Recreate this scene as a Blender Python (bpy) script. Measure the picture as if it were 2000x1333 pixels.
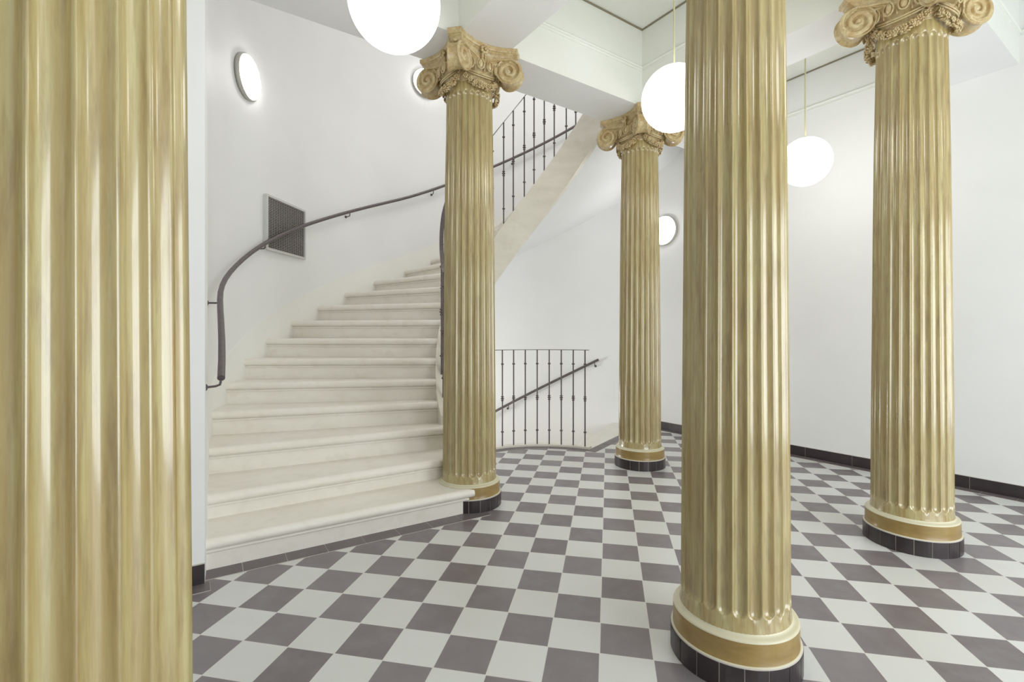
import bpy, math, random
from mathutils import Vector, Matrix
from math import sin, cos, radians, pi, sqrt, atan2, degrees

random.seed(7)
for o in list(bpy.data.objects):
    bpy.data.objects.remove(o)
SC = bpy.context.scene
COL = SC.collection

# ------------------------------------------------------------------ camera, world, light
H = 1.225                                   # eye height
FPX = 943.0
cam_data = bpy.data.cameras.new('camera')
cam = bpy.data.objects.new('camera', cam_data)
COL.objects.link(cam)
cam.location = (0, 0, H)
cam.rotation_euler = (radians(90), 0, 0)
cam_data.sensor_width = 36.0
cam_data.lens = FPX / 2000.0 * 36.0
cam_data.shift_y = -12.5 / 2000.0
cam_data.clip_start = 0.05
SC.camera = cam

SC.view_settings.view_transform = 'Standard'
SC.view_settings.look = 'None'
SC.view_settings.gamma = 1.0
SC.view_settings.use_curve_mapping = False
SC.view_settings.exposure = 0.0

WORLD_E = 0.8
W = bpy.data.worlds.new('world')
SC.world = W
W.use_nodes = True
W.node_tree.nodes['Background'].inputs[0].default_value = (0.80, 0.90, 1.0, 1)
W.node_tree.nodes['Background'].inputs[1].default_value = WORLD_E

GLOBE_E = 6.0        # radiance of the opal globes
SCONCE_E = 10.0
DAY_W = 160.0       # daylight let in by an added, unseen window behind the photographer
BASEMENT_W = 22.0    # added, unseen area lamp brightening the well under the stairs
STAIRLIGHT_W = 31.0  # added, unseen area lamp filling the stairwell from above

# ------------------------------------------------------------------ plan of the hall
A = Vector((-0.3107, 3.522))
E1 = Vector((0.829, 0.559))
E2 = Vector((0.570, -0.8216))
BU, BV = 1.825, 2.027                        # bay sizes along E1 and E2
HB = 0.196                                   # half beam width
SOF = 3.246                                  # beam soffit
U_R, U_L = 3.415, -3.415
V_FAR, V_BACK = -0.207, 5.6

def uv(u, v, z=None):
    p = A + E1 * u + E2 * v
    return Vector((p.x, p.y, z)) if z is not None else p

SCX, SCY = 0.32, 4.38                        # centre of the winding stair
R_IN = 1.0
def rout(t):                                 # wall radius at angle t (degrees)
    r = 2.60
    if 170 < t < 215:
        r += 0.07 * sin(pi * (t - 170) / 45.0) ** 2
    if t > 210: r += 0.0040 * (t - 210)
    c = cos(radians(t - 34.0))
    if t < 80 and c > 0.1:
        r = min(r, 2.41 / c)
    return r
def pol(r, t, z=0.0):
    return Vector((SCX + r * cos(radians(t)), SCY + r * sin(radians(t)), z))

# ------------------------------------------------------------------ helpers
def tag(o, label=None, cat=None, group=None, kind=None):
    if label: o['label'] = label
    if cat: o['category'] = cat
    if group: o['group'] = group
    if kind: o['kind'] = kind
    return o

def empty(name, loc, rz=0.0):
    o = bpy.data.objects.new(name, None)
    o.empty_display_size = 0.1
    COL.objects.link(o)
    o.location = loc
    o.rotation_euler = (0, 0, rz)
    return o

class MB:
    def __init__(s):
        s.v = []; s.f = []; s.m = []; s.sm = []
    def add(s, verts, faces, mi=0, smooth=False):
        b = len(s.v)
        s.v += [tuple(v) for v in verts]
        for f in faces:
            s.f.append([b + i for i in f]); s.m.append(mi); s.sm.append(smooth)
    def box(s, lo, hi, mi=0):
        x0, y0, z0 = lo; x1, y1, z1 = hi
        s.add([(x0,y0,z0),(x1,y0,z0),(x1,y1,z0),(x0,y1,z0),(x0,y0,z1),(x1,y0,z1),(x1,y1,z1),(x0,y1,z1)],
              [(0,3,2,1),(4,5,6,7),(0,1,5,4),(1,2,6,5),(2,3,7,6),(3,0,4,7)], mi)
    def prism(s, poly, z0, z1, mi=0):
        n = len(poly)
        vs = [(p[0], p[1], z0) for p in poly] + [(p[0], p[1], z1) for p in poly]
        a = sum(poly[i][0]*poly[(i+1) % n][1] - poly[(i+1) % n][0]*poly[i][1] for i in range(n))
        if a < 0:
            vs = [(p[0], p[1], z0) for p in reversed(poly)] + [(p[0], p[1], z1) for p in reversed(poly)]
        fs = [tuple(reversed(range(n))), tuple(range(n, 2*n))]
        fs += [(i, (i+1) % n, n + (i+1) % n, n + i) for i in range(n)]
        s.add(vs, fs, mi)
    def loft(s, rings, mi=0, smooth=True, close=True, cap0=False, cap1=False):
        n = len(rings[0]); vs = [p for r in rings for p in r]; fs = []
        m = n if close else n - 1
        for k in range(len(rings) - 1):
            for i in range(m):
                j = (i + 1) % n
                fs.append((k*n+i, k*n+j, (k+1)*n+j, (k+1)*n+i))
        s.add(vs, fs, mi, smooth)
        if cap0: s.add(rings[0], [tuple(reversed(range(n)))], mi)
        if cap1: s.add(rings[-1], [tuple(range(n))], mi)
    def lathe(s, prof, n=48, c=(0, 0, 0), mi=0, smooth=True, cap0=False, cap1=False):
        rings = [[(c[0]+r*cos(2*pi*i/n), c[1]+r*sin(2*pi*i/n), c[2]+z) for i in range(n)] for r, z in prof]
        s.loft(rings, mi, smooth, True, cap0, cap1)
    def tube(s, pts, r, n=8, mi=0, caps=True, rb=None):
        pts = [Vector(p) for p in pts]; rings = []
        up = Vector((0, 0, 1)); prev = None
        for i, p in enumerate(pts):
            if i == 0: t = pts[1] - p
            elif i == len(pts) - 1: t = p - pts[i-1]
            else: t = (pts[i+1] - p).normalized() + (p - pts[i-1]).normalized()
            t.normalize()
            if prev is None:
                a = up if abs(t.z) < 0.9 else Vector((1, 0, 0))
                x = t.cross(a).normalized()
            else:
                x = (prev - t * prev.dot(t)).normalized()
            prev = x; y = t.cross(x).normalized()
            rr = r[i] if isinstance(r, (list, tuple)) else r
            rings.append([p + x*rr*cos(2*pi*k/n) + y*rr*sin(2*pi*k/n) for k in range(n)])
        s.loft(rings, mi, True, True, caps, caps)
    def ball(s, c, rx, ry=None, rz=None, n=10, m=6, mi=0, rot=None):
        ry = ry or rx; rz = rz or rx; rings = []
        c = Vector(c)
        for k in range(m + 1):
            a = -pi/2 + pi*k/m
            ring = []
            for i in range(n):
                v = Vector((rx*max(cos(a), 1e-4)*cos(2*pi*i/n), ry*max(cos(a), 1e-4)*sin(2*pi*i/n), rz*sin(a)))
                if rot: v = rot @ v
                ring.append(c + v)
            rings.append(ring)
        s.loft(rings, mi, True, True)
    def torus(s, c, R, r, n=32, m=8, mi=0, rot=None, arc=2*pi):
        rings = []; c = Vector(c)
        full = arc >= 2*pi - 1e-6
        cnt = n if full else n + 1
        for i in range(cnt + (1 if full else 0)):
            a = arc*i/n
            ring = []
            for k in range(m):
                b = 2*pi*k/m
                v = Vector(((R + r*cos(b))*cos(a), (R + r*cos(b))*sin(a), r*sin(b)))
                if rot: v = rot @ v
                ring.append(c + v)
            rings.append(ring)
        s.loft(rings, mi, True, True)
    def mesh(s, name, mats):
        me = bpy.data.meshes.new(name)
        me.from_pydata(s.v, [], s.f)
        for m in (mats if isinstance(mats, (list, tuple)) else [mats]):
            me.materials.append(m)
        me.polygons.foreach_set('material_index', s.m)
        me.polygons.foreach_set('use_smooth', s.sm)
        me.update()
        return me
    def build(s, name, mats, parent=None):
        o = bpy.data.objects.new(name, s.mesh(name, mats))
        COL.objects.link(o)
        if parent: o.parent = parent
        return o

def part(name, me, parent, loc=(0, 0, 0), rz=0.0):
    o = bpy.data.objects.new(name, me)
    COL.objects.link(o); o.parent = parent
    o.location = loc; o.rotation_euler = (0, 0, rz)
    return o

def copy_tree(o, parent=None):
    c = o.copy(); COL.objects.link(c); c.parent = parent
    for ch in list(o.children): copy_tree(ch, c)
    return c

# ------------------------------------------------------------------ materials
def srgb(r, g, b):
    f = lambda c: (c/255/12.92) if c/255 <= 0.04045 else ((c/255+0.055)/1.055)**2.4
    return (f(r), f(g), f(b), 1)

class NT:
    def __init__(s, name):
        s.m = bpy.data.materials.new(name); s.m.use_nodes = True
        s.t = s.m.node_tree; s.b = s.t.nodes['Principled BSDF']
    def n(s, typ, **kw):
        x = s.t.nodes.new(typ)
        for k, v in kw.items(): setattr(x, k, v)
        return x
    def l(s, a, b): s.t.links.new(a, b)
    def val(s, op, a, b=None, c=None, clamp=False):
        x = s.n('ShaderNodeMath', operation=op); x.use_clamp = clamp
        for i, q in enumerate((a, b, c)):
            if q is None: continue
            if isinstance(q, (int, float)): x.inputs[i].default_value = q
            else: s.l(q, x.inputs[i])
        return x.outputs[0]
    def mix(s, fac, a, b):
        x = s.n('ShaderNodeMix', data_type='RGBA')
        if isinstance(fac, (int, float)): x.inputs[0].default_value = fac
        else: s.l(fac, x.inputs[0])
        for i, q in ((6, a), (7, b)):
            if isinstance(q, tuple): x.inputs[i].default_value = q
            else: s.l(q, x.inputs[i])
        return x.outputs[2]
    def noise(s, scale=5, detail=3, rough=0.5, vec=None, stretch=None, coord='Object', loc=(0,0,0)):
        tc = s.n('ShaderNodeTexCoord'); mp = s.n('ShaderNodeMapping')
        s.l(tc.outputs[coord], mp.inputs[0])
        if stretch: mp.inputs[3].default_value = stretch
        mp.inputs[1].default_value = loc
        x = s.n('ShaderNodeTexNoise'); x.inputs['Scale'].default_value = scale
        x.inputs['Detail'].default_value = detail; x.inputs['Roughness'].default_value = rough
        s.l(mp.outputs[0], x.inputs[0])
        return x.outputs[0]
    def ramp(s, v, a, b):
        x = s.n('ShaderNodeMapRange'); x.inputs[1].default_value = a; x.inputs[2].default_value = b
        s.l(v, x.inputs[0]); return x.outputs[0]
    def bump(s, v, strength=0.2, dist=0.01):
        x = s.n('ShaderNodeBump'); x.inputs['Strength'].default_value = strength
        x.inputs['Distance'].default_value = dist
        s.l(v, x.inputs['Height']); s.l(x.outputs[0], s.b.inputs['Normal'])
    def set(s, **kw):
        for k, v in kw.items():
            s.b.inputs[k.replace('_', ' ')].default_value = v
        return s

def plaster(name, ca, cb, rough=0.55, bs=0.04, sc=2.0):
    t = NT(name)
    t.l(t.mix(t.ramp(t.noise(sc, 4), 0.35, 0.65), ca, cb), t.b.inputs['Base Color'])
    t.set(Roughness=rough)
    t.bump(t.noise(35, 3), bs, 0.004)
    return t.m

M_WALL = plaster('wall_paint', srgb(243, 243, 242), srgb(240, 240, 239))
M_CEIL = plaster('ceiling_paint', srgb(244, 245, 245), srgb(241, 242, 242))
M_COFFER = plaster('coffer_paint', srgb(241, 242, 236), srgb(238, 240, 232))
M_CREAM = plaster('skirting_plaster', srgb(241, 240, 232), srgb(238, 236, 227))
M_LINE = plaster('painted_gap_shade', srgb(150, 143, 122), srgb(140, 133, 112))  # brown-grey strip, shade of the ceiling gap put into its colour

def stone(name, ca, cb, cc):
    t = NT(name)
    c1 = t.mix(t.ramp(t.noise(3, 6, 0.6, stretch=(1, 1, 3)), 0.35, 0.7), ca, cb)
    c2 = t.mix(t.val('MULTIPLY', t.ramp(t.noise(11, 4, 0.55), 0.52, 0.78), 0.28), c1, cc)
    t.l(c2, t.b.inputs['Base Color'])
    t.set(Roughness=0.42)
    t.bump(t.noise(28, 5, 0.6), 0.12, 0.006)
    return t.m
M_STONE = stone('stair_stone', srgb(247, 243, 234), srgb(241, 236, 224), srgb(214, 205, 188))
M_STRING = stone('string_stone', srgb(236, 231, 218), srgb(224, 220, 204), srgb(208, 196, 176))

def gold():
    t = NT('painted_gold_column')
    st = t.noise(7, 6, 0.65, stretch=(7, 7, 0.3))
    bl = t.noise(2.2, 4, 0.55, stretch=(1, 1, 0.7), loc=(3, 1, 2))
    fn = t.noise(24, 6, 0.65, stretch=(2.0, 2.0, 0.22))
    c = t.mix(t.ramp(st, 0.34, 0.66), srgb(191, 180, 126), srgb(170, 145, 88))
    c = t.mix(t.val('MULTIPLY', t.ramp(bl, 0.45, 0.72), 0.35), c, srgb(156, 134, 84))
    c = t.mix(t.val('MULTIPLY', t.ramp(fn, 0.48, 0.72), 0.6), c, srgb(124, 98, 58))
    t.l(c, t.b.inputs['Base Color'])
    t.set(Roughness=0.42)
    t.b.inputs['Coat Weight'].default_value = 1.0
    t.b.inputs['Coat IOR'].default_value = 1.75
    t.b.inputs['Coat Roughness'].default_value = 0.15
    t.bump(t.noise(14, 5, 0.55, stretch=(1, 1, 0.25)), 0.25, 0.006)
    return t.m
M_GOLD = gold()

def gold_ornament():
    t = NT('painted_gold_ornament')
    c = t.mix(t.ramp(t.noise(20, 5, 0.6), 0.35, 0.65), srgb(212, 197, 152), srgb(188, 160, 112))
    c = t.mix(t.val('MULTIPLY', t.ramp(t.noise(60, 4, 0.6), 0.5, 0.72), 0.55), c, srgb(140, 104, 60))
    t.l(c, t.b.inputs['Base Color'])
    t.set(Roughness=0.38)
    t.b.inputs['Coat Weight'].default_value = 0.4
    t.b.inputs['Coat Roughness'].default_value = 0.15
    t.bump(t.noise(40, 4), 0.2, 0.004)
    return t.m
M_ORN = gold_ornament()

def band():
    t = NT('ochre_base_band')
    c = t.mix(t.ramp(t.noise(7, 5, 0.6, stretch=(1, 1, 2.5)), 0.35, 0.7), srgb(164, 138, 80), srgb(140, 112, 60))
    t.l(c, t.b.inputs['Base Color']); t.set(Roughness=0.4)
    t.b.inputs['Coat Weight'].default_value = 0.4
    t.b.inputs['Coat Roughness'].default_value = 0.15
    return t.m
M_BAND = band()
M_PALE = plaster('pale_ring_light_grout', srgb(222, 218, 192), srgb(212, 204, 172), 0.3)  # lamp light on the drum's top ring put into its colour; also grout line
M_GROUT = plaster('grout', srgb(206, 200, 192), srgb(192, 186, 178), 0.8)

def tile_dark(name, ca, cb, rough=0.35):
    t = NT(name)
    c = t.mix(t.ramp(t.noise(5, 5, 0.6), 0.35, 0.7), ca, cb)
    t.l(c, t.b.inputs['Base Color']); t.set(Roughness=rough)
    return t.m
M_BORDER = tile_dark('border_tile', srgb(118, 109, 111), srgb(104, 95, 97), 0.4)
M_BLACK = tile_dark('black_plinth_tile', srgb(52, 45, 47), srgb(64, 54, 56), 0.3)

def iron():
    t = NT('dark_iron_paint')
    c = t.mix(t.ramp(t.noise(30, 3), 0.4, 0.6), srgb(98, 90, 91), srgb(106, 97, 98))
    t.l(c, t.b.inputs['Base Color']); t.set(Roughness=0.38, Metallic=0.25)
    return t.m
M_IRON = iron()

def emis(name, col, e):
    t = NT(name)
    t.set(Base_Color=(0.9, 0.9, 0.9, 1), Roughness=0.2)
    t.b.inputs['Emission Color'].default_value = col
    t.b.inputs['Emission Strength'].default_value = e
    return t.m
M_GLOBE = emis('opal_globe_lit', (1.0, 0.985, 0.945, 1), GLOBE_E)
M_SCONCE = emis('opal_disc_lit', (1.0, 0.985, 0.96, 1), SCONCE_E)
M_RING = plaster('sconce_ring', srgb(196, 194, 184), srgb(188, 186, 176), 0.4)
M_CORD = plaster('cream_cord', srgb(214, 210, 172), srgb(206, 202, 164), 0.5)
M_GRFRAME = plaster('grille_frame_paint', srgb(214, 214, 210), srgb(206, 206, 202), 0.4)
M_SLAT = plaster('grille_slat', srgb(166, 160, 155), srgb(154, 148, 143), 0.45)
M_DARK = plaster('grille_dark', srgb(40, 38, 38), srgb(34, 32, 32), 0.8)
M_FRAMEW = plaster('window_frame_paint', srgb(222, 222, 218), srgb(216, 216, 212), 0.4)
tg = NT('window_glass'); tg.set(Base_Color=(1, 1, 1, 1), Roughness=0.02, IOR=1.45)
tg.b.inputs['Transmission Weight'].default_value = 1.0
M_GLASS = tg.m

def floor_mat():
    t = NT('checker_tile_floor')
    s = 0.1632*H; th = 0.1962; tx = -0.4937*H; tz = 1.8328*H
    geo = t.n('ShaderNodeNewGeometry'); sp = t.n('ShaderNodeSeparateXYZ')
    t.l(geo.outputs['Position'], sp.inputs[0])
    x = t.val('SUBTRACT', sp.outputs[0], tx); y = t.val('SUBTRACT', sp.outputs[1], tz)
    c, sn = cos(th), sin(th)
    i = t.val('ADD', t.val('MULTIPLY', x, c/s), t.val('MULTIPLY', y, -sn/s))
    j = t.val('ADD', t.val('MULTIPLY', x, -sn/s), t.val('MULTIPLY', y, -c/s))
    i = t.val('ADD', i, 200.0); j = t.val('ADD', j, 200.0)
    fi, fj = t.val('FLOOR', i), t.val('FLOOR', j)
    par = t.val('MODULO', t.val('ADD', fi, fj), 2.0)
    par = t.val('GREATER_THAN', par, 0.5)
    di = t.val('ABSOLUTE', t.val('SUBTRACT', t.val('FRACT', i), 0.5))
    dj = t.val('ABSOLUTE', t.val('SUBTRACT', t.val('FRACT', j), 0.5))
    g = t.val('GREATER_THAN', t.val('MAXIMUM', di, dj), 0.4905)
    cmb = t.n('ShaderNodeCombineXYZ'); t.l(fi, cmb.inputs[0]); t.l(fj, cmb.inputs[1])
    wn = t.n('ShaderNodeTexWhiteNoise', noise_dimensions='2D'); t.l(cmb.outputs[0], wn.inputs[0])
    dk = t.mix(wn.outputs[0], srgb(136, 129, 132), srgb(122, 114, 116))
    dk = t.mix(t.val('MULTIPLY', t.ramp(t.noise(9, 6, 0.6), 0.42, 0.72), 0.5), dk, srgb(150, 145, 147))
    dk = t.mix(t.val('MULTIPLY', t.ramp(t.noise(42, 3, 0.6), 0.68, 0.78), 0.35), dk, srgb(150, 146, 146))
    lt = t.mix(wn.outputs[0], srgb(228, 229, 226), srgb(222, 222, 218))
    lt = t.mix(t.val('MULTIPLY', t.ramp(t.noise(6, 5, 0.6), 0.5, 0.75), 0.2), lt, srgb(212, 212, 207))
    col = t.mix(par, lt, dk)
    col = t.mix(g, col, srgb(226, 222, 218))
    t.l(col, t.b.inputs['Base Color'])
    t.l(t.val('ADD', t.val('MULTIPLY', t.noise(7, 4), 0.12), 0.27), t.b.inputs['Roughness'])
    t.bump(t.val('SUBTRACT', 1.0, g), 0.15, 0.002)
    return t.m
M_FLOOR = floor_mat()

# ------------------------------------------------------------------ stair numbers
RISE = 0.1758
Z1 = 0.135                                   # top of the first tread
TH = {2: 218, 3: 208, 4: 198.5, 5: 190.5, 6: 184.0, 7: 177, 8: 168.5, 9: 159.5, 10: 150.5, 11: 141, 12: 131, 13: 122.5}
for k in range(14, 26): TH[k] = 122.5 - 8.1*(k - 13)
KN = 24
def ztop(k): return 0.168 if k == 1 else Z1 + RISE*(k - 1)
def kline(t):                                # step number (fractional) at angle t
    ks = sorted(TH)
    if t >= TH[2]: return 2 - (t - TH[2])/9.0
    for k in ks[:-1]:
        if TH[k] >= t >= TH[k+1]:
            return k + (TH[k] - t)/(TH[k] - TH[k+1])
    return ks[-1]
def zline(t): return Z1 + RISE*(kline(t) - 1)

P_OUT = {1: Vector((-1.590, 2.495))}
P_IN = {1: Vector((-0.272, 3.330)), 2: Vector((-0.470, 3.600)), 3: Vector((-0.525, 3.89))}
for k in range(2, KN + 2):
    q = pol(rout(TH[k]) + 0.02, TH[k]); P_OUT[k] = Vector((q.x, q.y))
    if k > 3:
        q = pol(R_IN - 0.01, TH[k]); P_IN[k] = Vector((q.x, q.y))

# ------------------------------------------------------------------ the floor
R_EYE = 0.90
poly = []
corner = uv(-1.640, 0.273)
for t in range(56, 206, 3):
    poly.append(pol(R_EYE, t))
poly.append(Vector((-0.45, 3.55)))
poly.append(uv(-1.45, 0.05)); poly.append(corner + Vector((-0.05, 0.1)))
poly.append(uv(-1.68, 0.20)); poly.append(uv(U_L, 0.20)); poly.append(uv(U_L, V_BACK)); poly.append(uv(U_R, V_BACK))
poly.append(pol(rout(12), 12)); poly.append(pol(rout(56.3), 56.3))
m = MB(); m.prism([(p.x, p.y) for p in poly], -0.12, 0.0)
tag(m.build('floor', M_FLOOR), kind='structure')

# border tiles (dark strips round the checker)
def strip(m, path, w, length, z=0.0035):
    """dark tiles along an open path; the tile strip lies to the left of the path direction"""
    pts = [Vector((p[0], p[1])) for p in path]
    seg = [(pts[i+1]-pts[i]).length for i in range(len(pts)-1)]; tot = sum(seg)
    def at(d):
        for i, L in enumerate(seg):
            if d <= L or i == len(seg)-1:
                t = (pts[i+1]-pts[i]).normalized(); return pts[i] + t*d, Vector((-t.y, t.x))
            d -= L
    ns = max(1, int(round(tot/length))); g = 0.0035
    K = max(1, int(24/ns)) if len(pts) > 2 else 1
    for i in range(ns):
        a, b = tot*i/ns + g/2, tot*(i+1)/ns - g/2
        lo, hi = [], []
        for q in range(K+1):
            p, nn = at(a + (b-a)*q/K)
            lo.append(p + nn*0.003); hi.append(p + nn*(w-0.003))
        m.prism([(p.x, p.y) for p in lo + hi[::-1]], 0.0005, z, 0)
    lo, hi = [], []
    for q in range(33):
        p, nn = at(tot*q/32); lo.append(p); hi.append(p + nn*w)
    m.prism([(p.x, p.y) for p in lo + hi[::-1]], 0.0002, 0.0022, 1)

m = MB()
sd = (P_IN[1]-P_OUT[1]).normalized()
fr0 = P_OUT[1] - sd*0.02 + Vector((sd.y, -sd.x))*0.115
strip(m, [fr0 + Vector((0, 0)) + sd*0.02 - sd*0.25, fr0 + sd*1.66], 0.13, 0.2)
strip(m, [uv(-1.62, 0.375), uv(-1.62 - 1.7, 0.375)][::-1], 0.10, 0.2)
o = m.build('trim_1', [M_BORDER, M_GROUT]); tag(o, kind='structure')
m = MB(); strip(m, [uv(U_R - 0.006, V_BACK), uv(U_R - 0.006, -1.75)], 0.10, 0.2)
tag(m.build('trim_2', [M_BORDER, M_GROUT]), kind='structure')
m = MB(); strip(m, [pol(R_EYE - 0.10, t) for t in range(200, 55, -4)], 0.10, 0.2)
tag(m.build('trim_3', [M_BORDER, M_GROUT]), kind='structure')
m = MB(); strip(m, [pol(0.83, 56.2), pol(rout(56.3), 56.2)][::-1], 0.10, 0.2)
tag(m.build('trim_4', [M_BORDER, M_GROUT]), kind='structure')

# ------------------------------------------------------------------ walls
ZT = 5.9
def wall_box(name, p, q, z0, z1, th=0.12, side=1, mat=None):
    p = Vector((p.x, p.y)); q = Vector((q.x, q.y))
    d = (q - p).normalized(); n = Vector((-d.y, d.x))*side*th
    m = MB(); m.prism([(a.x, a.y) for a in (p, q, q + n, p + n)], z0, z1)
    return tag(m.build(name, mat or M_WALL), kind='structure')

wall_box('wall_right', uv(U_R, V_BACK), pol(rout(56.3), 57), -1.6, ZT, side=-1)
wall_box('wall_left', uv(U_L, V_BACK), uv(U_L, 0.273), -0.1, 4.2, side=1)
# pier beside the stair
m = MB()
pc = corner
m.prism([(p.x, p.y) for p in (uv(U_L, 0.273), pc, Vector((-1.566, 2.47)), Vector((-1.63, 2.585)), pol(rout(218), 218.0), pol(2.80, 219), uv(U_L, -0.10))], -0.1, ZT)
tag(m.build('wall_pier', M_WALL), kind='structure')
# curved stair wall
m = MB(); ri, ro = [], []
ts = [218.5 - i*2.0 for i in range(0, 82)]
ts = [t for t in ts if t > 56.3] + [56.3]
zs = [-1.6, ZT]
inner = [pol(rout(t), t) for t in ts]; outer = [pol(rout(t) + 0.12, t) for t in ts]
rings = []
for z in zs: pass
m.loft([[(p.x, p.y, z) for p in inner] for z in zs], smooth=True, close=False)
m.loft([[(p.x, p.y, z) for p in outer] for z in zs], smooth=True, close=False)
m.loft([[(p.x, p.y, ZT) for p in inner], [(p.x, p.y, ZT) for p in outer]], smooth=False, close=False)
tag(m.build('wall_stairwell', M_WALL), kind='structure')
# floor of the basement well and its closing walls below the hall floor
m = MB()
m.prism([(p.x, p.y) for p in [pol(rout(t) + 0.1, t) for t in ts] + [uv(U_R, 0.3), uv(-1.9, 0.3)]], -1.75, -1.6)
tag(m.build('floor_basement', M_WALL), kind='structure')
m = MB()
bp = [pol(2.72, 219), uv(-1.9, 0.3), uv(U_R, 0.3), pol(rout(56.3) + 0.1, 56.3)]
m.loft([[(p.x, p.y, z) for p in bp] for z in (-1.6, -0.1)], smooth=False, close=False)
tag(m.build('wall_basement', M_WALL), kind='structure')
# wall above the beam, closing the upper stairwell toward the hall
wall_box('wall_landing', uv(U_L, V_FAR), uv(U_R, V_FAR), SOF + 0.005, ZT, th=0.12, side=-1)
# stairwell roof
m = MB()
rp = [pol(rout(t) + 0.1, t) for t in ts] + [uv(U_R + 0.1, V_FAR - 0.2), uv(U_R + 0.1, V_FAR + 0.15), uv(-1.7, V_FAR + 0.15)]
m.prism([(p.x, p.y) for p in rp], ZT, ZT + 0.1)
tag(m.build('ceiling_stairwell', M_CEIL), kind='structure')

# back wall with a window added to carry the daylight (behind the photographer)
WU0, WU1, WZ0, WZ1 = -1.2, 2.9, 0.12, 2.6
def uvbox(m, u0, u1, v0, v1, z0, z1, mi=0):
    m.prism([tuple(uv(u, v)) for u, v in ((u0, v0), (u1, v0), (u1, v1), (u0, v1))], z0, z1, mi)
m = MB()
uvbox(m, U_L, WU0, V_BACK, V_BACK + .15, -0.1, 4.2); uvbox(m, WU1, U_R, V_BACK, V_BACK + .15, -0.1, 4.2)
uvbox(m, WU0, WU1, V_BACK, V_BACK + .15, -0.1, WZ0); uvbox(m, WU0, WU1, V_BACK, V_BACK + .15, WZ1, 4.2)
tag(m.build('wall_back', M_WALL), kind='structure')
m = MB()
for a in (WU0, 0.17, 1.50, WU1 - 0.07): uvbox(m, a, a + 0.07, V_BACK + .03, V_BACK + .10, WZ0, WZ1)
for z in (WZ0, 1.9, WZ1 - 0.07): uvbox(m, WU0, WU1, V_BACK + .03, V_BACK + .10, z, z + 0.07)
tag(m.build('added_window_1', M_FRAMEW), kind='structure')

def area(name, loc, target, sx, sy, power, col):
    d = bpy.data.lights.new(name, 'AREA'); d.shape = 'RECTANGLE'; d.size = sx; d.size_y = sy
    d.energy = power; d.color = col
    o = bpy.data.objects.new(name, d); COL.objects.link(o)
    o.location = loc
    o.rotation_euler = (Vector(target) - Vector(loc)).to_track_quat('-Z', 'Y').to_euler()
    return o
c = uv((WU0+WU1)/2, V_BACK + 0.2, (WZ0+WZ1)/2)
area('added_window_daylight', c, uv((WU0+WU1)/2, 0, (WZ0+WZ1)/2), WU1-WU0, WZ1-WZ0, DAY_W, (0.93, 0.975, 1.0))  # area lamp just outside the added window
area('stairwell_fill', (0.4, 5.3, ZT - 0.05), (0.4, 5.3, 0), 1.8, 1.2, STAIRLIGHT_W, (1.0, 1.0, 1.0))  # added fill lamp under the closed stairwell roof
area('basement_fill', pol(2.35, 138, 0.25), pol(1.9, 75, 0.9), 0.7, 0.5, BASEMENT_W, (1.0, 1.0, 0.99))  # added fill lamp hidden below the upper flight

# ------------------------------------------------------------------ coffered ceiling
us = [U_L, -BU-HB, -BU+HB, -HB, HB, BU-HB, BU+HB, U_R]
vs = [V_FAR, HB, BV-HB, BV+HB, 2*BV-HB, 2*BV+HB, V_BACK]
ucof, vcof = {0, 2, 4, 6}, {1, 3, 5}
m = MB(); trims = []
for iu in range(len(us)-1):
    for iv in range(len(vs)-1):
        u0, u1, v0, v1 = us[iu], us[iu+1], vs[iv], vs[iv+1]
        q = [uv(u0, v0), uv(u1, v0), uv(u1, v1), uv(u0, v1)]
        if iu in ucof and iv in vcof:
            zc, zt = (3.584, 3.924) if iu < 6 else (3.486, 3.845)
            for a in range(4):
                b = (a+1) % 4
                m.add([(q[a].x, q[a].y, SOF), (q[b].x, q[b].y, SOF), (q[b].x, q[b].y, zt), (q[a].x, q[a].y, zt)], [(0, 1, 2, 3)], 1)
            m.add([(p.x, p.y, zt) for p in q], [(0, 1, 2, 3)], 1)
            trims.append((u0, u1, v0, v1, zc, zt))
        else:
            m.add([(p.x, p.y, SOF) for p in q], [(0, 3, 2, 1)], 0)
tag(m.build('ceiling', [M_CEIL, M_COFFER]), kind='structure')
def frame_ring(m, u0, u1, v0, v1, prof, mi=0):
    """profile (inset, z) swept round the rectangle"""
    rings = []
    for ins, z in prof:
        rings.append([tuple(uv(a, b, z)) for a, b in ((u0+ins, v0+ins), (u1-ins, v0+ins), (u1-ins, v1-ins), (u0+ins, v1-ins))])
    m.loft(rings, mi, False, True)
for n, (u0, u1, v0, v1, zc, zt) in enumerate(trims):
    m = MB()
    frame_ring(m, u0, u1, v0, v1, [(0.0, zc-0.035), (0.006, zc-0.035), (0.006, zc-0.028), (0.0, zc-0.024)], 0)
    frame_ring(m, u0, u1, v0, v1, [(0.0, zc-0.012), (0.010, zc-0.010), (0.014, zc), (0.010, zc+0.010), (0.0, zc+0.012)], 0)
    frame_ring(m, u0, u1, v0, v1, [(0.0, zt-0.012), (0.010, zt-0.012), (0.010, zt-0.0005), (0.0, zt-0.0005)], 1)  # dark strip in place of the shaded gap at the ceiling
    tag(m.build('trim_%d' % (n + 5), [M_COFFER, M_LINE]), kind='structure')

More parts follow.
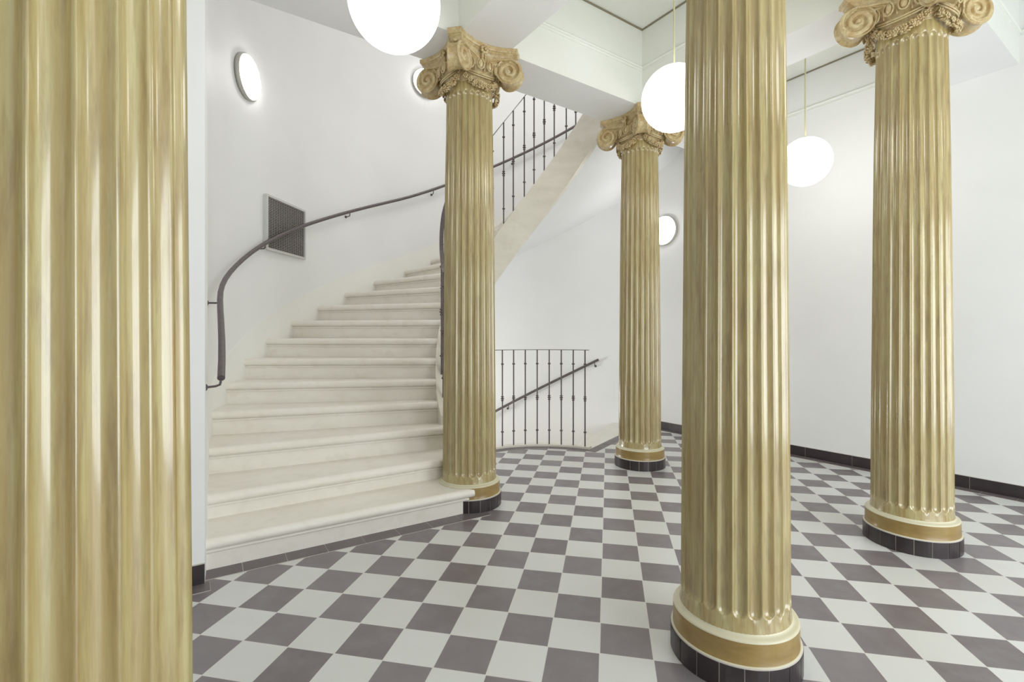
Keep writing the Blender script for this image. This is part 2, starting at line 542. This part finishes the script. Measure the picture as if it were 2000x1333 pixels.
# ------------------------------------------------------------------ baseboards
def baseboard(name, p, q, side, h=0.098, th=0.012, L=0.4):
    p = Vector((p.x, p.y)); q = Vector((q.x, q.y)); d = q - p; tot = d.length; d.normalize()
    n = Vector((-d.y, d.x))*side
    m = MB(); ns = max(1, int(round(tot/L)))
    for i in range(ns):
        a, b = p + d*(tot*i/ns + 0.0015), p + d*(tot*(i+1)/ns - 0.0015)
        m.prism([(w.x, w.y) for w in (a, b, b + n*th, a + n*th)], 0.004, h, 0)
    m.prism([(w.x, w.y) for w in (p, q, q + n*(th-0.002), p + n*(th-0.002))], 0.001, h + 0.002, 1)
    return tag(m.build(name, [M_BLACK, M_GROUT]), kind='structure')
baseboard('baseboard_right', uv(U_R, V_BACK), uv(U_R, -1.70), 1)
baseboard('baseboard_pier', uv(U_L, 0.273), corner, -1)
baseboard('baseboard_left', uv(U_L, V_BACK), uv(U_L, 0.273), -1)

# cream plaster skirting that follows the stair
m = MB(); lo, hi, lo2, hi2 = [], [], [], []
for i in range(0, 90):
    t = 218.0 - i*1.8
    if t < 62: break
    r = rout(t) - 0.008
    zz = zline(t)
    lo.append(pol(r, t, zz - 0.25)); hi.append(pol(r, t, zz + 0.20)); hi2.append(pol(r + 0.02, t, zz + 0.205))
m.loft([lo, hi, hi2], smooth=True, close=False)
tag(m.build('trim_30', M_CREAM), kind='structure')

# ------------------------------------------------------------------ the winding stone staircase
stair = empty('stone_staircase', (SCX, SCY, 0))
tag(stair, 'winding pale stone staircase with rounded step edges climbing along the curved white wall', 'staircase')
def local(p): return (p[0]-SCX, p[1]-SCY, p[2])

NOSE = [(-0.10, 0.0), (0.004, 0.0)]
for i in range(9):
    a = pi/2 - pi*i/8
    NOSE.append((0.004 + 0.028*cos(a) + 0.004, -0.029 + 0.029*sin(a)))
NOSE += [(0.010, -0.058), (0.010, -0.062), (0.014, -0.062), (0.014, -0.075), (-0.02, -0.077), (-0.10, -0.077)]

def make_step(k, parent, zt, PO, PI, PO2, PI2, zprev, name='step', mat=None):
    m = MB()
    d = (PI - PO).normalized(); n = Vector((d.y, -d.x))       # n points toward the climber (front)
    # swept nosing
    a = PO - d*0.0; b = PI
    prof = NOSE
    R0 = [(a.x + n.x*f - SCX, a.y + n.y*f - SCY, zt + z) for f, z in prof]
    R1 = [(b.x + n.x*f - SCX, b.y + n.y*f - SCY, zt + z) for f, z in prof]
    nn = len(prof)
    m.add(R0 + R1, [(i, i+1, nn+i+1, nn+i) for i in range(nn-1)], 0, True)
    m.add(R0, [tuple(reversed(range(nn)))]); m.add(R1, [tuple(range(nn))])
    # tread
    back = 0.03
    c = PI2 - (PI2 - PI).normalized()*(-back); e = PO2 - (PO2 - PO).normalized()*(-back)
    q = [a - n*0.09, b - n*0.09, c, e]
    m.prism([(p.x - SCX, p.y - SCY) for p in q], zt - 0.077, zt - 0.0002)
    # riser
    q = [a + n*0.0, b + n*0.0, b - n*0.10, a - n*0.10]
    m.prism([(p.x - SCX, p.y - SCY) for p in q], zprev - 0.01, zt - 0.07)
    o = m.build(name, mat or M_STONE, parent)
    # keep the curved nosing smooth, flats flat
    return o
for k in range(1, KN + 1):
    zprev = 0.0 if k == 1 else ztop(k-1)
    make_step(k, stair, ztop(k), P_OUT[k], P_IN[k], P_OUT[k+1], P_IN[k+1], zprev)

# inner string (curved stone side) and the soffit
def sweep(r0, r1, tops, bots, tlist, name, mat, parent, cx=SCX, cy=SCY):
    m = MB()
    a = [Vector(local(pol(r0, t, zt))) for t, zt in zip(tlist, tops)]
    b = [Vector(local(pol(r1(t) if callable(r1) else r1, t, zt))) for t, zt in zip(tlist, tops)]
    c = [Vector(local(pol(r1(t) if callable(r1) else r1, t, zb))) for t, zb in zip(tlist, bots)]
    d = [Vector(local(pol(r0, t, zb))) for t, zb in zip(tlist, bots)]
    m.loft([a, b], smooth=True, close=False); m.loft([b, c], smooth=True, close=False)
    m.loft([c, d], smooth=True, close=False); m.loft([d, a], smooth=True, close=False)
    m.add([a[0], b[0], c[0], d[0]], [(0, 1, 2, 3)]); m.add([a[-1], b[-1], c[-1], d[-1]], [(3, 2, 1, 0)])
    return m.build(name, mat, parent)
tl = [206 - 2.0*i for i in range(0, 85)]
sweep(R_IN - 0.075, R_IN, [zline(t) + 0.035 for t in tl], [max(0.001 if t > 185 else -1, zline(t) - 0.475) for t in tl], tl, 'inner_string', M_STRING, stair)
tl = [178 - 2.0*i for i in range(0, 72)]
sweep(R_IN - 0.002, lambda t: rout(t) + 0.01, [zline(t) - 0.20 for t in tl], [zline(t) - 0.47 for t in tl], tl, 'soffit', M_CEIL, stair)

# ------------------------------------------------------------------ basement flight
bst = empty('basement_staircase', (SCX, SCY, 0))
tag(bst, 'pale stone stairs going down behind the low iron railing toward the basement', 'staircase')
for k in range(0, 9):
    zt = -0.001 - RISE*k
    t0, t1 = 56.8 + 8.1*k, 56.8 + 8.1*(k+1)
    a0, b0 = pol(rout(t0)+.01, t0), pol(R_EYE+.002, t0); a1, b1 = pol(rout(t1)+.01, t1), pol(R_EYE+.002, t1)
    m = MB()
    am, bm_ = pol(rout((t0+t1)/2)+.01, (t0+t1)/2), pol(R_EYE+.002, (t0+t1)/2)
    m.prism([(p.x-SCX, p.y-SCY) for p in (b0, a0, am, a1, b1, bm_)], zt - RISE - 0.02, zt)
    d = (a1-b1).normalized(); 
    m.tube([local(Vector((b1.x, b1.y, zt-0.026))), local(Vector((a1.x, a1.y, zt-0.026)))], 0.026, 12)
    m.build('step', M_STONE, bst)
m = MB()
ct = [57 + 3.0*i for i in range(0, 42)]
o = sweep(R_EYE, R_EYE + 0.09, [0.022 for t in ct], [-0.16 for t in ct], ct, 'stone_curb', M_STONE, bst)
m = MB()
# plaster wall below the curb (inside of the well)
sweep(R_EYE, R_EYE + 0.04, [-0.15 for t in ct], [-1.6 for t in ct], ct, 'well_lining', M_CREAM, bst)

# ------------------------------------------------------------------ balusters and railings
def baluster_mesh(L, name='baluster'):
    m = MB(); r = 0.0072
    m.lathe([(r, 0.0), (r, L)], 8, cap0=True, cap1=True)
    def knob(z, R=0.0165, hh=0.011):
        m.lathe([(r, z-hh), (R*0.8, z-hh*0.6), (R, z-hh*0.15), (R, z+hh*0.15), (R*0.8, z+hh*0.6), (r, z+hh)], 10)
    knob(L*0.855); knob(L*0.148)
    knob(L*0.515, 0.0165, 0.009); knob(L*0.495, 0.019, 0.010); knob(L*0.475, 0.015, 0.009)
    return m.mesh(name, M_IRON)
R_RAIL = 0.95
def px_angle(px, R):                          # angle on the back of circle R seen at image column px
    t = (px - 1000)/FPX
    a = 1 + t*t; b = -2*(t*SCX + SCY); c = SCX**2 + SCY**2 - R*R
    y = (-b + sqrt(b*b - 4*a*c))/(2*a)
    return degrees(atan2(y - SCY, t*y - SCX))

lr = empty('landing_railing', (SCX, SCY, 0))
tag(lr, 'low curved dark iron railing standing on the tiled floor around the basement stairs', 'railing')
LOWH = 1.034
bme = baluster_mesh(LOWH)
angs = [px_angle(1142.6, 0.93) + 8.15*i for i in range(0, 17)]
for t in angs:
    q = pol(0.93, t, 0.022); part('baluster', bme, lr, local(q))
def flat_rail(pts, w, h, name, parent, mat=M_IRON):
    """flat bar: pts are centre points (world), radial width w, height h"""
    m = MB(); rings = []
    for p in pts:
        rad = Vector((p.x - SCX, p.y - SCY, 0)).normalized()
        ring = []
        for sx, sz in ((-1, -1), (1, -1), (1, 1), (-1, 1)):
            ring.append(Vector(local(p)) + rad*w/2*sx + Vector((0, 0, h/2*sz)))
        rings.append(ring)
    m.loft(rings, 0, False, True, True, True)
    return m.build(name, mat, parent)
flat_rail([pol(0.93, angs[0]-2.5+ (angs[-1]-angs[0]+3)*i/40, 0.022+LOWH+0.003) for i in range(41)], 0.034, 0.006, 'top_bar', lr)

sr = empty('stair_railing', (SCX, SCY, 0))
tag(sr, 'dark iron railing of slim knobbed bars rising along the inner edge of the winding stair', 'railing')
UPH = 1.10
ume = baluster_mesh(UPH)
sang = [px_angle(p, R_RAIL) for p in (983.7, 1002.5, 1024, 1043, 1063, 1082.5, 1106, 1124.5, 1143.5)]
t = sang[0]
while t < 198: t += 8.3; sang.append(t)
t = sang[8]
while t > 44: t -= 7.8; sang.append(t)
for t in sorted(sang):
    q = pol(R_RAIL, t, zline(t) + 0.034); part('baluster', ume, sr, local(q))
amin, amax = min(sang), max(sang)
flat_rail([pol(R_RAIL, amax + 3 - (amax - amin + 3)*i/80, zline(amax + 3 - (amax - amin + 3)*i/80) + 0.034 + UPH + 0.003) for i in range(81)], 0.036, 0.008, 'top_bar', sr)

# ------------------------------------------------------------------ wall handrails
def bracket(parent, wallp, railp, drop=0.055):
    """hook bracket: wall plate, arm, upturned end under the rail"""
    m = MB(); w = Vector(wallp); r = Vector(railp)
    d = Vector((r.x - w.x, r.y - w.y, 0)).normalized()
    w2 = Vector((w.x, w.y, r.z - drop))
    m.tube([w2 - d*0.002, w2 + d*0.005], 0.016, 14)
    e = Vector((r.x, r.y, r.z - drop))
    m.tube([w2, w2 + (e - w2)*0.7, e - d*0.008 + Vector((0, 0, 0.003)), e + Vector((0, 0, 0.014)), e + Vector((0, 0, drop - 0.012))], 0.006, 8)
    o = m.build('bracket', M_IRON, parent)
    return o
hr = empty('wall_handrail', (0, 0, 0))
tag(hr, 'long curved dark tube handrail on the wall above the pale stone stairs', 'handrail')
R_H = 0.07
pts = [Vector((-1.506, 2.50, 1.000)), Vector((-1.562, 2.61, 1.075)), Vector((-1.655, 2.76, 1.175)), Vector((-1.765, 2.93, 1.285))]
for t in [209 - 3.0*i for i in range(0, 51)]:
    pts.append(pol(rout(t) - R_H, t, zline(t) + 0.945))
# smooth path
for _ in range(3):
    pts = [pts[0]] + [(pts[i-1] + pts[i]*2 + pts[i+1])/4 for i in range(1, len(pts)-1)] + [pts[-1]]
m = MB(); m.tube(pts, 0.018, 14); m.build('rail', M_IRON, hr)
m = MB()
e0 = pts[0]
m.tube([e0 + Vector((0.0, -0.002, -0.015)), e0 + Vector((-0.004, -0.004, -0.034)), e0 + Vector((-0.025, -0.006, -0.042)), Vector((-1.575, 2.47, e0.z - 0.046))], 0.006, 8)
m.tube([Vector((-1.572, 2.47, e0.z - 0.046)), Vector((-1.567, 2.47, e0.z - 0.046))], 0.018, 14)
m.build('bracket', M_IRON, hr)
for t in (204.5, 180.0, 150.7, 123.0, 97.0):
    bracket(hr, pol(rout(t), t), pol(rout(t) - R_H, t, zline(t) + 0.945))
hb = empty('basement_handrail', (0, 0, 0))
tag(hb, 'short straight-looking dark handrail on the wall sloping down behind the low railing', 'handrail')
ta = px_angle(1169, 2.53)
pts = [pol(rout(ta+3*i) - R_H, ta + 3*i, 0.875 - 0.0222*3*i) for i in range(0, 25)]
m = MB(); m.tube(pts, 0.018, 14); m.build('rail', M_IRON, hb)
for i in (1.2, 29.0, 58.0):
    t = ta + i; bracket(hb, pol(rout(t), t), pol(rout(t) - R_H, t, 0.875 - 0.0222*i), 0.07)

# ------------------------------------------------------------------ ventilation grille
tm = 171.4; hw = 0.314
gc = pol(rout(tm) - 0.028, tm, 2.27)
g = empty('vent_grille', gc, radians(tm) - pi/2)
tag(g, 'square metal ventilation grille with white frame in the curved wall behind the handrail', 'vent')
m = MB(); hh = 0.258; fw = 0.020
for lo, hi in (((-hw, -0.012, -hh), (hw, 0.045, -hh+fw)), ((-hw, -0.012, hh-fw), (hw, 0.045, hh)),
               ((-hw, -0.012, -hh+fw), (-hw+fw, 0.03, hh-fw)), ((hw-fw, -0.012, -hh+fw), (hw, 0.03, hh-fw))):
    m.box(lo, hi)
m.build('frame', M_GRFRAME, g)
m = MB()
n = 31
for i in range(n):
    z = -hh + fw + (2*(hh-fw))*(i+0.5)/n
    m.box((-hw+fw, -0.004, z-0.0030), (hw-fw, 0.004, z+0.0030))
for i in range(1, 16):
    x = -hw + fw + 2*(hw-fw)*i/16
    m.box((x-0.0012, -0.001, -hh+fw), (x+0.0012, 0.005, hh-fw))
m.build('mesh_panel', M_SLAT, g)
m = MB(); m.box((-hw+fw, 0.007, -hh+fw), (hw-fw, 0.011, hh-fw)); m.build('backing', M_DARK, g)

# ------------------------------------------------------------------ lamps
gl = MB(); gl.ball((0, 0, 0), 0.2, n=64, m=32); gl_me = gl.mesh('globe', M_GLOBE)
def pendant(name, u, v, z, ztop_, label):
    p = uv(u, v)
    r = empty(name, (p.x, p.y, z))
    tag(r, label, 'pendant lamp', 'globe lamps hanging from the coffered ceiling')
    part('globe', gl_me, r)
    m = MB(); m.lathe([(0.0, 0.212), (0.018, 0.210), (0.022, 0.202), (0.028, 0.198), (0.028, 0.194)], 24); m.build('cap', M_CORD, r)
    m = MB(); m.tube([(0, 0, 0.2), (0, 0, ztop_ - z - 0.02)], 0.0055, 8); m.build('cord', M_CORD, r)
    m = MB(); m.lathe([(0.0, ztop_ - z - 0.06), (0.03, ztop_ - z - 0.055), (0.055, ztop_ - z)], 24); m.build('ceiling_rose', M_CORD, r)
    return r
def at_uv(x, y):
    d = Vector((x, y)) - A; det = E1.x*E2.y - E1.y*E2.x
    return (d.x*E2.y - d.y*E2.x)/det, (E1.x*d.y - E1.y*d.x)/det
for x, y, z, zt, lab in ((-0.419*1.012*H*1.0, 1.723*1.012*H, 2.694, 3.924, 'largest glowing white globe lamp, cut by the top edge, above the stairs'),
                         (0.836*H, 2.49*H, 2.716, 3.924, 'glowing white globe lamp hanging just left of the front fluted column'),
                         (2.03*H, 3.342*H, 2.690, 3.845, 'glowing white globe lamp in the far right bay between two columns')):
    u, v = at_uv(x, y); pendant('globe_pendant_lamp', u, v, z, zt, lab)

for u, v, lab in ((0.9125, 3.04, 'glowing white globe lamp beyond the right edge, beside the front column'),
                  (-0.9125, 3.04, 'glowing white globe lamp overhead near the photographer, beside the nearest column')):
    pendant('globe_pendant_lamp', u, v, 2.70, 3.924, lab)

def sconce(p, nrm, label):
    s = empty('wall_lamp', p, 0)
    s.rotation_euler = Vector(nrm).to_track_quat('Z', 'Y').to_euler()
    tag(s, label, 'wall lamp', 'round lit wall lamps')
    m = MB(); m.lathe([(0.0, 0.0), (0.192, 0.0), (0.192, 0.028), (0.180, 0.034)], 64); m.build('ring', M_RING, s)
    m = MB()
    m.lathe([(0.181, 0.030)] + [(0.181*cos(a), 0.034 + 0.048*sin(a)) for a in [radians(x) for x in range(8, 90, 9)]] + [(0.001, 0.082)], 64)
    m.build('diffuser', M_SCONCE, s)
    return s
def on_wall(px, t0):                           # angle on the stair wall seen at image column px, near t0
    best = min((abs((pol(rout(t), t).x/pol(rout(t), t).y)*FPX + 1000 - px), t) for t in [t0 + 0.05*i for i in range(-240, 240)])
    return best[1]
t = on_wall(480, 188); p = pol(rout(t), t, 3.47); sconce(p, (SCX-p.x, SCY-p.y, 0), 'round glowing wall lamp high on the curved wall above the ventilation grille')
t = on_wall(830, 126); p = pol(rout(t), t, 4.61); sconce(p, (SCX-p.x, SCY-p.y, 0), 'round glowing wall lamp half hidden behind the carved capital left of centre')
# on the flat right wall
tt = (1299-1000)/FPX
dd = uv(U_R, 0); nrm = Vector((-E2.y, E2.x)); 
yy = dd.dot(nrm)/(tt*nrm.x + nrm.y)
p = Vector((tt*yy, yy, H + (654-451)*yy/FPX)); sconce(p, (-nrm.x, -nrm.y, 0), 'small round glowing wall lamp beside the farthest column on the right wall')

# ------------------------------------------------------------------ columns
def interp(tab, z):
    if z <= tab[0][0]: return tab[0][1]
    for (a, ra), (b, rb) in zip(tab, tab[1:]):
        if z <= b: 
            t = (z-a)/(b-a); return ra + (rb-ra)*t
    return tab[-1][1]
ENT = [(0.18, 0.199), (0.21, 0.1935), (0.8, 0.190), (1.35, 0.1852), (1.9, 0.181), (2.3, 0.177), (2.65, 0.171), (2.9, 0.1665), (2.95, 0.168)]
NF = 24; SEG = 12
FZ0, FZ1, FW = 0.236, 2.925, 0.027
def shaft_mesh():
    m = MB(); rings = []
    zs = [0.165, 0.18, 0.195, 0.215, FZ0]
    zs += [FZ0 + FW*(1-cos(radians(a))) for a in (12, 25, 38, 50, 63, 76, 90)]
    z = FZ0 + FW + 0.1
    while z < FZ1 - FW - 0.05: zs.append(z); z += 0.13
    zs += [FZ1 - FW*(1-cos(radians(a))) for a in (90, 76, 63, 50, 38, 25, 12)]
    zs += [FZ1, 2.94, 2.965, 2.99]
    D = 0.0175
    for z in zs:
        R = interp(ENT, z); ring = []
        e = 0.0
        if z < FZ0 + FW: e = min(1.0, (FZ0 + FW - z)/FW)
        if z > FZ1 - FW: e = max(e, min(1.0, (z - FZ1 + FW)/FW))
        for f in range(NF):
            for s in range(SEG):
                tt = -1 + 2*s/SEG                       # across one flute
                w = tt/0.88
                d = 0.0
                if abs(w) < 1: 
                    q = 1 - w*w - e*e
                    if q > 0: d = D*sqrt(q)
                a = 2*pi*(f + s/SEG)/NF
                ring.append(((R-d)*cos(a), (R-d)*sin(a), z))
        rings.append(ring)
    m.loft(rings, 0, True, True)
    return m.mesh('shaft', M_GOLD)
def plinth_mesh():
    m = MB(); R = 0.232; n = 18
    for i in range(n):
        a0 = 2*pi*i/n + 0.008; a1 = 2*pi*(i+1)/n - 0.008
        pl = [(R*cos(a0+(a1-a0)*q/4), R*sin(a0+(a1-a0)*q/4)) for q in range(5)] + [((R-.012)*cos(a1-(a1-a0)*q/4), (R-.012)*sin(a1-(a1-a0)*q/4)) for q in range(5)]
        m.prism(pl, 0.001, 0.086, 0)
    m.lathe([(R-.0025, 0.0), (R-.0025, 0.086), (R-0.001, 0.090), (R-.01, 0.093), (0.1, 0.093)], 80, mi=1)
    return m.mesh('plinth', [M_BLACK, M_GROUT])
def drum_mesh():
    m = MB()
    m.lathe([(0.2255, 0.090), (0.2225, 0.094), (0.2215, 0.120), (0.2215, 0.1695)], 80, mi=0)
    m.lathe([(0.2215, 0.1695), (0.2212, 0.1725), (0.219, 0.176), (0.213, 0.1785), (0.204, 0.1805), (0.199, 0.184), (0.197, 0.190)], 80, mi=1)  # upward face coloured pale as if lit from above
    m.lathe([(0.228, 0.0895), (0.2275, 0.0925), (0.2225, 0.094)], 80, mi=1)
    return m.mesh('base_drum', [M_BAND, M_PALE])
def capital_mesh():
    m = MB()
    m.lathe([(0.150, 2.97), (0.166, 2.992), (0.166, 3.0), (0.170, 3.010), (0.180, 3.014), (0.186, 3.022), (0.180, 3.030), (0.183, 3.033), (0.190, 3.040),
             (0.186, 3.048), (0.190, 3.052), (0.210, 3.068), (0.222, 3.090), (0.226, 3.110), (0.222, 3.125), (0.20, 3.13)], 72)
    # canal band that runs from volute to volute under the abacus
    out = []
    for z, sc in ((3.118, 0.80), (3.122, 0.88), (3.132, 0.905), (3.142, 0.88), (3.150, 0.87), (3.166, 0.90), (3.172, 0.90)):
        out.append([(x*sc, y*sc, z) for x, y in abacus_outline()])
    m.loft(out, 0, True, True)
    # eggs in their shells
    for i in range(20):
        a = 2*pi*(i+0.5)/20
        near = min(abs((a - pi/4 - q*pi/2 + pi) % (2*pi) - pi) for q in range(4))
        if near < 0.25: continue
        rot = Matrix.Rotation(a, 3, 'Z')
        c = Vector((0.222*cos(a), 0.222*sin(a), 3.090))
        m.ball(c, 0.017, 0.0185, 0.031, 12, 8, rot=rot)
        pts = []
        for q in range(13):
            b = radians(-60 + 300*q/12) 
            b = radians(120 + 300*q/12)
            pts.append(c + rot @ Vector((0.008, 0.026*cos(b), 0.036*sin(b) - 0.002)))
        m.tube(pts, 0.0048, 6)
    for i in range(20):
        a = 2*pi*i/20
        rot = Matrix.Rotation(a, 3, 'Z')
        m.ball(Vector((0.213*cos(a), 0.213*sin(a), 3.072)), 0.007, 0.006, 0.026, 8, 6, rot=rot)
    return m.mesh('capital', M_ORN)
def abacus_outline(n=14):
    R = 0.365; w = 0.046; c = sqrt(0.5); out = []
    hx, hy = R*c + w*c, R*c - w*c
    for q in range(4):
        ca, sa = cos(q*pi/2), sin(q*pi/2)
        for i in range(n + 1):
            y = -hy + 2*hy*i/n
            x = 0.214 + (hx - 0.214)*(abs(y)/hy)**2
            out.append((x*ca - y*sa, x*sa + y*ca))
    return out
def abacus_mesh():
    m = MB(); o = abacus_outline()
    rings = [[(x*s, y*s, z) for x, y in o] for s, z in ((0.80, 3.160), (0.84, 3.162), (0.845, 3.170), (0.86, 3.184), (0.89, 3.196), (0.925, 3.203), (0.94, 3.204), (0.94, 3.211), (0.975, 3.214), (1.0, 3.222), (1.0, 3.2445))]
    m.loft(rings, 0, False, True, True, True)
    return m.mesh('abacus', M_ORN)
def volute_mesh():
    """local: x radial, y tangential, z up, origin at the eye"""
    m = MB(); N = 72; R = 0.088; turns = 2.15
    def hw(x): return 0.060 - x*math.tan(radians(14))
    def spiral(rr, ph):
        # phase of a shrinking spiral; ridges follow it
        if rr < 0.010: return 0.006
        s = (ph/(2*pi) + turns*(rr/R)**0.85) 
        w = 0.5 + 0.5*cos(2*pi*s)
        return -0.017 + 0.019*min(1.0, w*1.55)**1.2
    NR = 30
    for sgn in (1, -1):
        rings = []
        for k in range(NR + 1):
            rr = R*(1 - k/NR)
            ring = []
            for i in range(N):
                ph = 2*pi*i/N
                x, z = rr*cos(ph), rr*sin(ph)*1.0
                dz = spiral(rr, -ph)
                if k < 2: dz = 0.0
                ring.append((x, sgn*(hw(x) + dz), z) if rr > 0.0005 else (0, sgn*(hw(0) + 0.006), 0))
            rings.append(ring)
        if sgn < 0: rings = [list(reversed(r)) for r in rings]
        m.loft(rings, 0, True, True)
    # rim between the faces: two rolls and a hollow
    rings = []
    for t, dr in ((-1.0, 0.0), (-0.93, 0.004), (-0.80, 0.004), (-0.72, -0.004), (-0.35, -0.008), (0, -0.009), (0.35, -0.008), (0.72, -0.004), (0.80, 0.004), (0.93, 0.004), (1.0, 0.0)):
        ring = []
        for i in range(N):
            ph = 2*pi*i/N
            x, z = (R+dr)*cos(ph), (R+dr)*sin(ph)
            ring.append((x, t*hw(R*cos(ph)), z))
        rings.append(ring)
    m.loft(rings, 0, True, True)
    # the canal: a raised band that leaves the scroll and runs toward the middle of each side
    for sgn in (1, -1):
        for dz0, dz1, up in ((0.0, -0.010, 1),):
            rings = []
            for q in range(11):
                d = 0.158*q/10
                tt = 0.060 + 0.25*d + 0.80*d*d
                zc = R - 0.004 - 0.10*d - (0.9*d*d if up == 0 else 0.25*d*d)
                rings.append([(-d, sgn*(tt-0.022), zc+dz0), (-d, sgn*(tt+0.004), zc+dz0), (-d, sgn*(tt+0.004), zc+dz1), (-d, sgn*(tt-0.022), zc+dz1)])
            m.loft(rings, 0, False, True, True, True)
        rings = []
        for q in range(11):
            d = 0.158*q/10
            tt = 0.056 + 0.25*d + 0.80*d*d
            zc = R - 0.004 - 0.10*d
            rings.append([(-d, sgn*(tt-0.03), zc), (-d, sgn*tt, zc), (-d, sgn*tt, zc-0.008-1.2*d*d), (-d, sgn*(tt-0.03), zc-0.008-1.2*d*d)])
        m.loft(rings, 0, False, True, True, True)
    # neck that rises into the abacus
    rings = []
    for q in range(7):
        f = q/6
        x = 0.0 - 0.15*f; zc = 0.068 - 0.01*f; hz = 0.016 + 0.006*f; w = (hw(x) - 0.008)*(1 - 0.25*f)
        rings.append([(x, -w, zc-hz), (x, w, zc-hz), (x, w*0.8, zc+hz), (x, -w*0.8, zc+hz)])
    m.loft(rings, 0, False, True, True, True)
    # leaf on the corner under the abacus
    for i in range(5):
        m.ball((0.035 - 0.018*i, 0, 0.088 - 0.002*i), 0.016, 0.018, 0.012, 8, 6)
    return m.mesh('volute', M_ORN)
def swag_mesh():
    """flower garland on the side facing +x"""
    m = MB(); rnd = random.Random(3)
    n = 34
    for i in range(n):
        f = -1 + 2*(i + 0.5)/n
        a = radians(41*f)
        r = 0.186 + 0.016*(1 - f*f)
        zc = 3.030 - 0.078*(1 - f*f)
        for q in range(5):
            rr = r + rnd.uniform(-0.004, 0.014); z = zc + rnd.uniform(-0.024, 0.018); aa = a + rnd.uniform(-0.03, 0.03)
            s = rnd.uniform(0.006, 0.012)
            rot = Matrix.Rotation(rnd.uniform(0, 6.28), 3, 'X') @ Matrix.Rotation(rnd.uniform(0, 6.28), 3, 'Z')
            m.ball((rr*cos(aa), rr*sin(aa), z), s*1.25, s*0.55, s*0.9, 7, 5, rot=rot)
    for i in range(9):                                 # open blossoms
        f = -0.88 + 1.76*i/8; a = radians(41*f)
        r = 0.208 + 0.012*(1 - f*f); zc = 3.026 - 0.080*(1 - f*f) + rnd.uniform(-0.008, 0.008)
        c = Vector((r*cos(a), r*sin(a), zc)); rot = Matrix.Rotation(a, 3, 'Z')
        for p in range(6):
            b = 2*pi*p/6 + i
            m.ball(c + rot @ Vector((0.003, 0.0115*cos(b), 0.0115*sin(b))), 0.005, 0.0068, 0.0068, 7, 4)
        m.ball(c + rot @ Vector((0.006, 0, 0)), 0.005, n=7, m=4)
    # ribbon rolls above the flowers
    for dz, rr in ((0.0, 0.196), (0.012, 0.200)):
        pts = [(((rr + 0.012*(1-(f/10)**2))*cos(radians(38*f/10))), (rr + 0.012*(1-(f/10)**2))*sin(radians(38*f/10)), 3.052 - 0.040*(1-(f/10)**2) + dz) for f in range(-10, 11)]
        m.tube(pts, 0.0052, 6)
    # leaf tips beside the volutes
    for s in (-1, 1):
        for i in range(4):
            a = radians(s*(40 + 2.5*i)); r = 0.20 + 0.012*i
            m.ball((r*cos(a), r*sin(a), 3.06 + 0.008*i), 0.010, 0.012, 0.020, 8, 5, rot=Matrix.Rotation(s*0.3, 3, 'X'))
    return m.mesh('garland', M_ORN)
def rosette_mesh():
    m = MB()
    c = Vector((0.212, 0, 3.200))
    for p in range(7):
        b = 2*pi*p/7
        m.ball(c + Vector((0.004, 0.021*cos(b), 0.021*sin(b))), 0.012, 0.0125, 0.0125, 8, 5)
    m.ball(c + Vector((0.014, 0, 0)), 0.010, n=8, m=5)
    for i in range(4):                                  # stalk with leaflets running down
        z = 3.172 - 0.018*i
        m.ball((0.205 - 0.001*i, 0.010, z), 0.012, 0.010, 0.014, 8, 5); m.ball((0.205 - 0.001*i, -0.010, z), 0.012, 0.010, 0.014, 8, 5)
    return m.mesh('rosette', M_ORN)

ME_SH, ME_PL, ME_DR, ME_CA, ME_AB, ME_VO, ME_SW, ME_RO = shaft_mesh(), plinth_mesh(), drum_mesh(), capital_mesh(), abacus_mesh(), volute_mesh(), swag_mesh(), rosette_mesh()
ANG = atan2(E1.y, E1.x)
def column(x, y, label, first=None):
    if first is None:
        c = empty('fluted_column', (x, y, 0), ANG)
        part('plinth', ME_PL, c)['label'] = 'ring of black upright tiles'
        part('base_drum', ME_DR, c); part('shaft', ME_SH, c)
        cap = part('capital', ME_CA, c)
        part('abacus', ME_AB, cap)
        for q in range(4):
            a = pi/4 + q*pi/2
            part('volute', ME_VO, cap, (0.305*cos(a), 0.305*sin(a), 3.085), a)
            part('garland', ME_SW, cap, (0, 0, 0), q*pi/2)
            part('rosette', ME_RO, cap, (0, 0, 0), q*pi/2)
    else:
        c = copy_tree(first); c.location = (x, y, 0)
    tag(c, label, 'column', 'gold fluted columns carrying the ceiling', kind='thing')
    return c
ca = column(-0.2536*H, 2.875*H, 'fluted gold column with carved capital standing against the foot of the stone stairs')
column(0.981*H, 3.708*H, 'farthest and smallest fluted gold column, behind the low railing corner', ca)
column(0.6974*H, 1.5197*H, 'tall front fluted column right of centre, its capital above the picture', ca)
column(1.930*H, 2.337*H, 'fluted gold column with scrolled capital nearest the right wall', ca)
ce = column(-0.5975*H, 0.6215*H, 'huge nearest fluted column filling the left edge of the picture', ca)
for ch in ce.children:                                # its flutes are turned a little against the others
    if ch.name.startswith('shaft'): ch.rotation_euler = (0, 0, radians(3.26))
